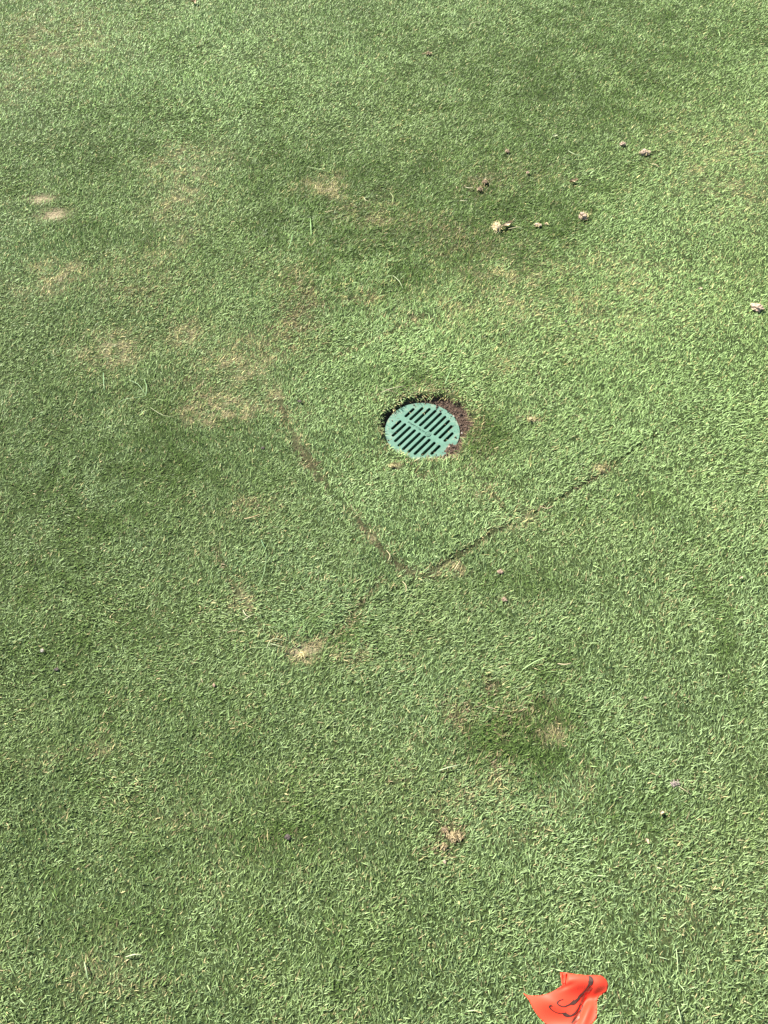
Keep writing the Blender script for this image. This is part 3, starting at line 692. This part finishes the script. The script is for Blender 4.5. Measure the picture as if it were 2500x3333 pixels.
GS = 'long stray grass stems'
for pts_, wd, cl, lab in [
    ([(470,1235),(478,1262),(474,1292)], .0022, (.20,.33,.13), 'long pale green stem bent upright left of the drain'),
    ([(420,1238),(450,1252),(474,1285)], .0016, (.24,.36,.16), 'thin stem sloping down to the bent stem left of the drain'),
    ([(474,1290),(440,1296),(400,1304),(380,1322)], .0016, (.24,.36,.16), 'thin stem running left from the bent stem'),
    ([(336,1212),(338,1240),(340,1272)], .0020, (.22,.36,.17), 'single upright pale blade far left of the drain'),
    ([(490,1328),(530,1352),(570,1360)], .0014, (.34,.36,.18), 'wiry stem below the bent stem'),
    ([(1010,708),(1012,740),(1014,762)], .0030, (.22,.36,.12), 'tall pale blade in the dark green tuft, right one'),
    ([(952,762),(946,790),(938,812)], .0026, (.20,.34,.12), 'tall blade in the dark green tuft, left one'),
    ([(1280,898),(1300,915),(1312,938)], .0026, (.34,.40,.20), 'pale stem above the grate leaning right'),
    ([(1185,640),(1190,650),(1205,655)], .0030, (.36,.34,.18), 'short straw above the dark green tuft'),
    ([(1440,990),(1475,975),(1520,955)], .0026, (.26,.38,.15), 'long blade rising right above the grate'),
    ([(1235,1020),(1260,1005),(1290,985)], .0024, (.26,.38,.14), 'long blade above and left of the grate'),
    ([(1448,1250),(1458,1225),(1468,1205)], .0024, (.24,.38,.15), 'blade pointing up just above the grate'),
    ([(1238,1278),(1280,1262),(1320,1256)], .0022, (.40,.36,.22), 'dead runner hanging over the upper left edge of the hole'),
    ([(1245,1262),(1280,1275),(1330,1290)], .0016, (.20,.15,.10), 'dark root hanging into the upper left of the hole'),
    ([(790,1985),(800,2000),(815,2008)], .0020, (.42,.38,.24), 'straw stem crossing the left turf patch seam'),
    ([(790,2018),(810,2005),(828,1995)], .0018, (.42,.38,.24), 'second straw stem crossing the left turf patch seam'),
    ([(868,2110),(880,2085),(900,2078),(925,2085)], .0018, (.36,.40,.22), 'forked runner left of the bare hole'),
    ([(880,2095),(900,2100),(930,2106)], .0018, (.36,.40,.22), 'lower branch of the runner left of the bare hole'),
    ([(840,1905),(860,1860),(868,1800)], .0012, (.24,.36,.16), 'very thin stem inside the left turf patch'),
    ([(850,1757),(858,1775),(866,1790)], .0018, (.14,.26,.12), 'dark stem inside the left turf patch'),
    ([(795,1690),(820,1685),(850,1675)], .0024, (.42,.32,.16), 'orange straw blade left of the seam'),
    ([(1258,1795),(1270,1810),(1262,1830)], .0020, (.44,.38,.20), 'curved straw at the left side of the seam corner'),
    ([(1310,1893),(1322,1905),(1321,1925)], .0024, (.44,.38,.20), 'straw blade pointing down below the seam corner'),
    ([(1478,1856),(1488,1840),(1498,1825)], .0024, (.44,.38,.20), 'straw blade beside the seam right of its corner'),
    ([(1755,1650),(1780,1655),(1800,1648)], .0022, (.44,.34,.20), 'tan stem lying along the right turf seam'),
    ([(1700,2180),(1740,2155),(1775,2140)], .0028, (.28,.40,.16), 'long light blade above the brown patch at the lower right'),
    ([(1815,2160),(1840,2163),(1860,2158)], .0026, (.40,.34,.20), 'tan blade right of the long light blade'),
    ([(1430,2510),(1460,2500),(1500,2490)], .0022, (.34,.40,.22), 'pale stem left of the brown patch'),
    ([(2440,497),(2470,492),(2500,490)], .0040, (.24,.38,.15), 'long green blade at the right edge high on the lawn, upper'),
    ([(2455,502),(2480,505),(2510,500)], .0040, (.14,.26,.10), 'long green blade at the right edge high on the lawn, lower'),
    ([(2200,3090),(2204,3130),(2206,3165)], .0018, (.30,.38,.18), 'straight thin stem near the lower right'),
    ([(2203,3275),(2210,3300),(2216,3330)], .0024, (.30,.38,.18), 'stem at the bottom edge near the right corner'),
    ([(275,3130),(282,3160),(288,3190)], .0022, (.28,.36,.18), 'pale long blade near the lower left corner'),
    ([(410,3115),(440,3107),(462,3109)], .0024, (.40,.42,.24), 'pale curved blade near the lower left'),
    ([(1000,540),(1040,548),(1080,560)], .0026, (.24,.34,.12), 'thin blade above the pale straw patch'),
    ([(1270,625),(1280,640),(1275,660)], .0026, (.30,.34,.14), 'short curved blade in the dark turf above the drain'),
    ([(1540,612),(1528,614),(1515,612)], .0034, (.48,.44,.28), 'short straw left of the brown clump pair'),
    ([(1520,655),(1508,654),(1496,656)], .0034, (.46,.44,.26), 'short straw below the brown clump pair'),
    ([(1850,487),(1870,497),(1895,503)], .0030, (.36,.42,.22), 'thin pale stem above the cream shred'),
    ]:
    strand('grass_stem', pts_, wd, lab, 'grass stem', cl, GS)

# ------------------------------------------------------------------ orange marking flag, held up on a wire staff
M_FLAG, nt, b = new_mat('orange_vinyl')
b.inputs['Base Color'].default_value = (.80, .060, .024, 1); b.inputs['Roughness'].default_value = .62
tr = N(nt, 'ShaderNodeBsdfTranslucent'); tr.inputs[0].default_value = (.95, .09, .03, 1); mxs = N(nt, 'ShaderNodeMixShader'); mxs.inputs[0].default_value = .22
nt.links.new(b.outputs[0], mxs.inputs[1]); nt.links.new(tr.outputs[0], mxs.inputs[2]); nt.links.new(mxs.outputs[0], nt.nodes['Material Output'].inputs[0])
M_INK = solid((.035, .016, .010), (.06, .026, .016), 'flag_ink', .5)
M_INK2 = solid((.20, .045, .022), (.28, .06, .03), 'flag_ink_worn', .5)
M_WIRE = solid((.35, .35, .36), (.5, .5, .5), 'steel_wire', .4)

FZ = .42                                                   # height of the flag above the lawn
fc = Vector((*G(1840, 3230, FZ), FZ))
view = (Vector((0, 0, H)) - fc).normalized()
Sx = Vector((1, 0, 0)) ; Sy = view.cross(Sx).normalized(); Sx = Sy.cross(view).normalized()
pm = (Vector((0, 0, H))-fc).length / F                      # metres per photo pixel at the flag
pm *= 1.0/ (view.dot(Vector((0, -math.cos(PITCH), math.sin(PITCH)))))**1
def zc(X_, Y_):                                             # enlarged-crop coordinates to flag plane metres
    px = 1680 + X_/4.879; py = 3020 + Y_/4.879
    ax = G(px, py, FZ)
    d = Vector((*ax, FZ)) - Vector((0, 0, H))
    # meet the flag's own plane
    t_ = (fc - Vector((0, 0, H))).dot(view)/d.dot(view)
    p = Vector((0, 0, H)) + d*t_ - fc
    return p.dot(Sx), p.dot(Sy)
def relief(X_, Y_):
    """folds of the sheet, metres towards its upper side"""
    gss = lambda cx_, cy_, rx_, ry_, rot=0: math.exp(-(((X_-cx_)*math.cos(rot)+(Y_-cy_)*math.sin(rot))/rx_)**2-((-(X_-cx_)*math.sin(rot)+(Y_-cy_)*math.cos(rot))/ry_)**2)
    e = .009*gss(1000, 850, 420, 150, .10)                   # rolled upper lobe
    e += .005*gss(1330, 900, 150, 170)
    e -= .005*gss(1230, 1110, 170, 80, -.5)                  # valley under the lobe
    e -= .0025*gss(800, 930, 140, 36, -.35)
    e += .0045*gss(1130, 1330, 70, 260, .35)                  # ridge in lower right
    e -= .004*gss(1030, 1330, 50, 260, .42)
    e += .009*gss(700, 1250, 330, 160, .5)
    e -= .010*math.exp(-((X_-100)/220)**2)
    e -= .008*gss(760, 800, 40, 80)
    e += .004*math.sin((X_*.6+Y_)*.006)
    return e
def fp(X_, Y_, off=0):
    a_, b_ = zc(X_, Y_)
    p = Sx*a_ + Sy*b_ + view*(relief(X_, Y_)+off)
    return p
outline = [(105,1035),(170,1068),(290,1080),(400,1070),(500,1048),(570,1018),(640,980),(690,945),(735,912),(722,870),(712,800),(698,712),(780,712),(900,732),(1000,745),(1100,755),
           (1220,752),(1330,755),(1390,785),(1430,825),(1452,870),(1462,925),(1455,970),(1438,1012),(1380,1048),(1325,1085),(1300,1120),(1285,1165),(1286,1260),(1285,1350),(1275,1420),
           (1262,1452),(1190,1535),(1120,1620),(1040,1760),(960,1800),(860,1760),(700,1690),(580,1610),(480,1530),(420,1478),(370,1428),(320,1365),(270,1290),(235,1215),(205,1150),(150,1085)]
dense = []
for (a_, b_), (c_, d_) in zip(outline, outline[1:]+outline[:1]):
    k_ = max(1, int(math.hypot(c_-a_, d_-b_)/40))
    dense += [(a_+(c_-a_)*i/k_, b_+(d_-b_)*i/k_) for i in range(k_)]
inner = [(X_, Y_) for X_ in range(80, 1500, 26) for Y_ in range(700, 1820, 26)]
def inpoly(p, poly):
    c_ = False; j = len(poly)-1
    for i in range(len(poly)):
        if (poly[i][1] > p[1]) != (poly[j][1] > p[1]) and p[0] < (poly[j][0]-poly[i][0])*(p[1]-poly[i][1])/(poly[j][1]-poly[i][1])+poly[i][0]: c_ = not c_
        j = i
    return c_
inner = [p for p in inner if inpoly(p, outline) and min(math.hypot(p[0]-q[0], p[1]-q[1]) for q in dense) > 13]
res = geometry.delaunay_2d_cdt([Vector(p) for p in dense+inner], [], [list(range(len(dense)))], 1, 1e-4)
vv, ff = res[0], res[2]
flag = empty('marking_flag', fc); tag(flag, 'crumpled bright orange marking flag with dark script, cut off by the bottom edge', 'marking flag')
def sheet(name, vv, ff, off, mat, parent, th=.00025):
    nv_ = len(vv)
    V_ = [tuple(fp(p[0], p[1], off)) for p in vv] + [tuple(fp(p[0], p[1], off-th)) for p in vv]
    F_ = [tuple(f) for f in ff] + [tuple(i+nv_ for i in reversed(f)) for f in ff]
    ed = {}
    for f in ff:
        for a_, b_ in zip(f, list(f[1:])+[f[0]]): ed[(a_, b_)] = 1
    for (a_, b_) in ed:
        if (b_, a_) not in ed: F_.append((b_, a_, a_+nv_, b_+nv_))
    return mesh_obj(name, V_, F_, mat, parent, smooth=True)
fs_ = sheet('flag_sheet', vv, ff, 0, M_FLAG, flag, .0003)
fs_.data.polygons.foreach_set('use_smooth', [True]*len(fs_.data.polygons))
# the small loop curled over at the top left corner
cv, cf = [], []
for i in range(9):
    t_ = i/8; ang_ = -2.4+t_*3.6
    for j in range(6):
        s_ = j/5
        X_ = 752 + 46*(1-.45*s_)*math.cos(ang_); Y_ = 720 + s_*165
        cv.append(tuple(fp(X_, Y_, .0006 + .0032*(1-.6*s_)*(1+math.sin(ang_)))))
for i in range(8):
    for j in range(5): cf.append((i*6+j, (i+1)*6+j, (i+1)*6+j+1, i*6+j+1))
curl = mesh_obj('corner_curl', cv, cf, M_FLAG, fs_, smooth=True)
so = curl.modifiers.new('thickness', 'SOLIDIFY'); so.thickness = .0003
def ink(pts, mat, name='printed_stroke'):
    Q = []
    for i in range(len(pts)-1):
        a_ = pts[max(i-1, 0)]; b_ = pts[i]; c_ = pts[i+1]; d_ = pts[min(i+2, len(pts)-1)]
        for t_ in (0, .2, .4, .6, .8):
            Q.append([.5*((2*b_[k_])+(c_[k_]-a_[k_])*t_+(2*a_[k_]-5*b_[k_]+4*c_[k_]-d_[k_])*t_*t_+(3*b_[k_]-a_[k_]-3*c_[k_]+d_[k_])*t_**3) for k_ in range(3)])
    Q.append(list(pts[-1])); v2, f2 = [], []
    for i, p in enumerate(Q):
        a_ = Q[max(i-1, 0)]; c_ = Q[min(i+1, len(Q)-1)]
        dx_, dy_ = c_[0]-a_[0], c_[1]-a_[1]; d_ = math.hypot(dx_, dy_) or 1; w_ = max(p[2]*1.35, 10)/2
        for u in (-1, 0, 1): v2.append((p[0]-dy_/d_*w_*u, p[1]+dx_/d_*w_*u))
    for i in range(len(Q)-1):
        for u in (0, 1): a_ = i*3+u; f2.append((a_, a_+1, a_+4, a_+3))
    V_ = [tuple(fp(p[0], p[1], .0007)) for p in v2]
    return mesh_obj(name, V_, f2, mat, fs_)
ink([(1142,766,8),(1172,790,40),(1186,830,56),(1182,870,50),(1160,905,34),(1138,940,18),(1105,992,20),(1060,1040,22),(1010,1085,26),(985,1130,30),(940,1170,40),(900,1192,46),(860,1208,20),(800,1236,14),(745,1247,11),(690,1228,14),(655,1198,18),(665,1168,15),(700,1146,9),(748,1132,4)], M_INK)
ink([(1085,772,6),(1118,808,9),(1140,860,9),(1148,905,8)], M_INK2)
ink([(905,1138,6),(908,1165,18),(915,1195,30)], M_INK)
ink([(1205,945,6),(1170,975,20),(1150,1000,22),(1118,1020,14)], M_INK2)
ink([(1088,1065,14),(1065,1110,34),(1050,1165,34),(1025,1215,26)], M_INK2)
ink([(1020,1200,8),(1000,1260,16),(955,1330,18),(905,1375,20),(860,1395,20),(810,1388,40),(765,1368,42),(742,1355,12),(690,1355,7),(640,1343,7),(585,1315,9),(545,1280,14),(528,1250,16),(548,1232,16),(578,1240,8)], M_INK)
ink([(775,1338,5),(785,1355,20),(790,1375,34)], M_INK)
ink([(1045,1215,8),(1056,1245,14),(1040,1290,14),(1005,1345,20)], M_INK)
ink([(1005,1340,22),(985,1395,50),(945,1450,60),(905,1500,44),(860,1545,36),(820,1600,20)], M_INK2)
ink([(990,1370,10),(970,1420,22),(920,1460,20),(890,1520,24)], M_INK)
# staff: leaves the sheet below the picture's bottom edge and stands in the lawn
top = fp(1010, 1790); base_xy = (.255, -.075)
st0 = fc + top; pth = [Vector((base_xy[0], base_xy[1], -.05)), Vector((base_xy[0], base_xy[1], .0)).lerp(st0, .5)+Vector((.004, -.004, 0)), st0]
v_, f_ = [], []
for i, p in enumerate(pth):
    for k_ in range(8): v_.append(tuple(p-fc+Vector((.0012*math.cos(k_*math.pi/4), .0012*math.sin(k_*math.pi/4), 0))))
for i in range(2):
    for k_ in range(8): l_ = (k_+1) % 8; f_.append((i*8+k_, i*8+l_, i*8+8+l_, i*8+8+k_))
mesh_obj('wire_staff', v_, f_, M_WIRE, flag, smooth=True)
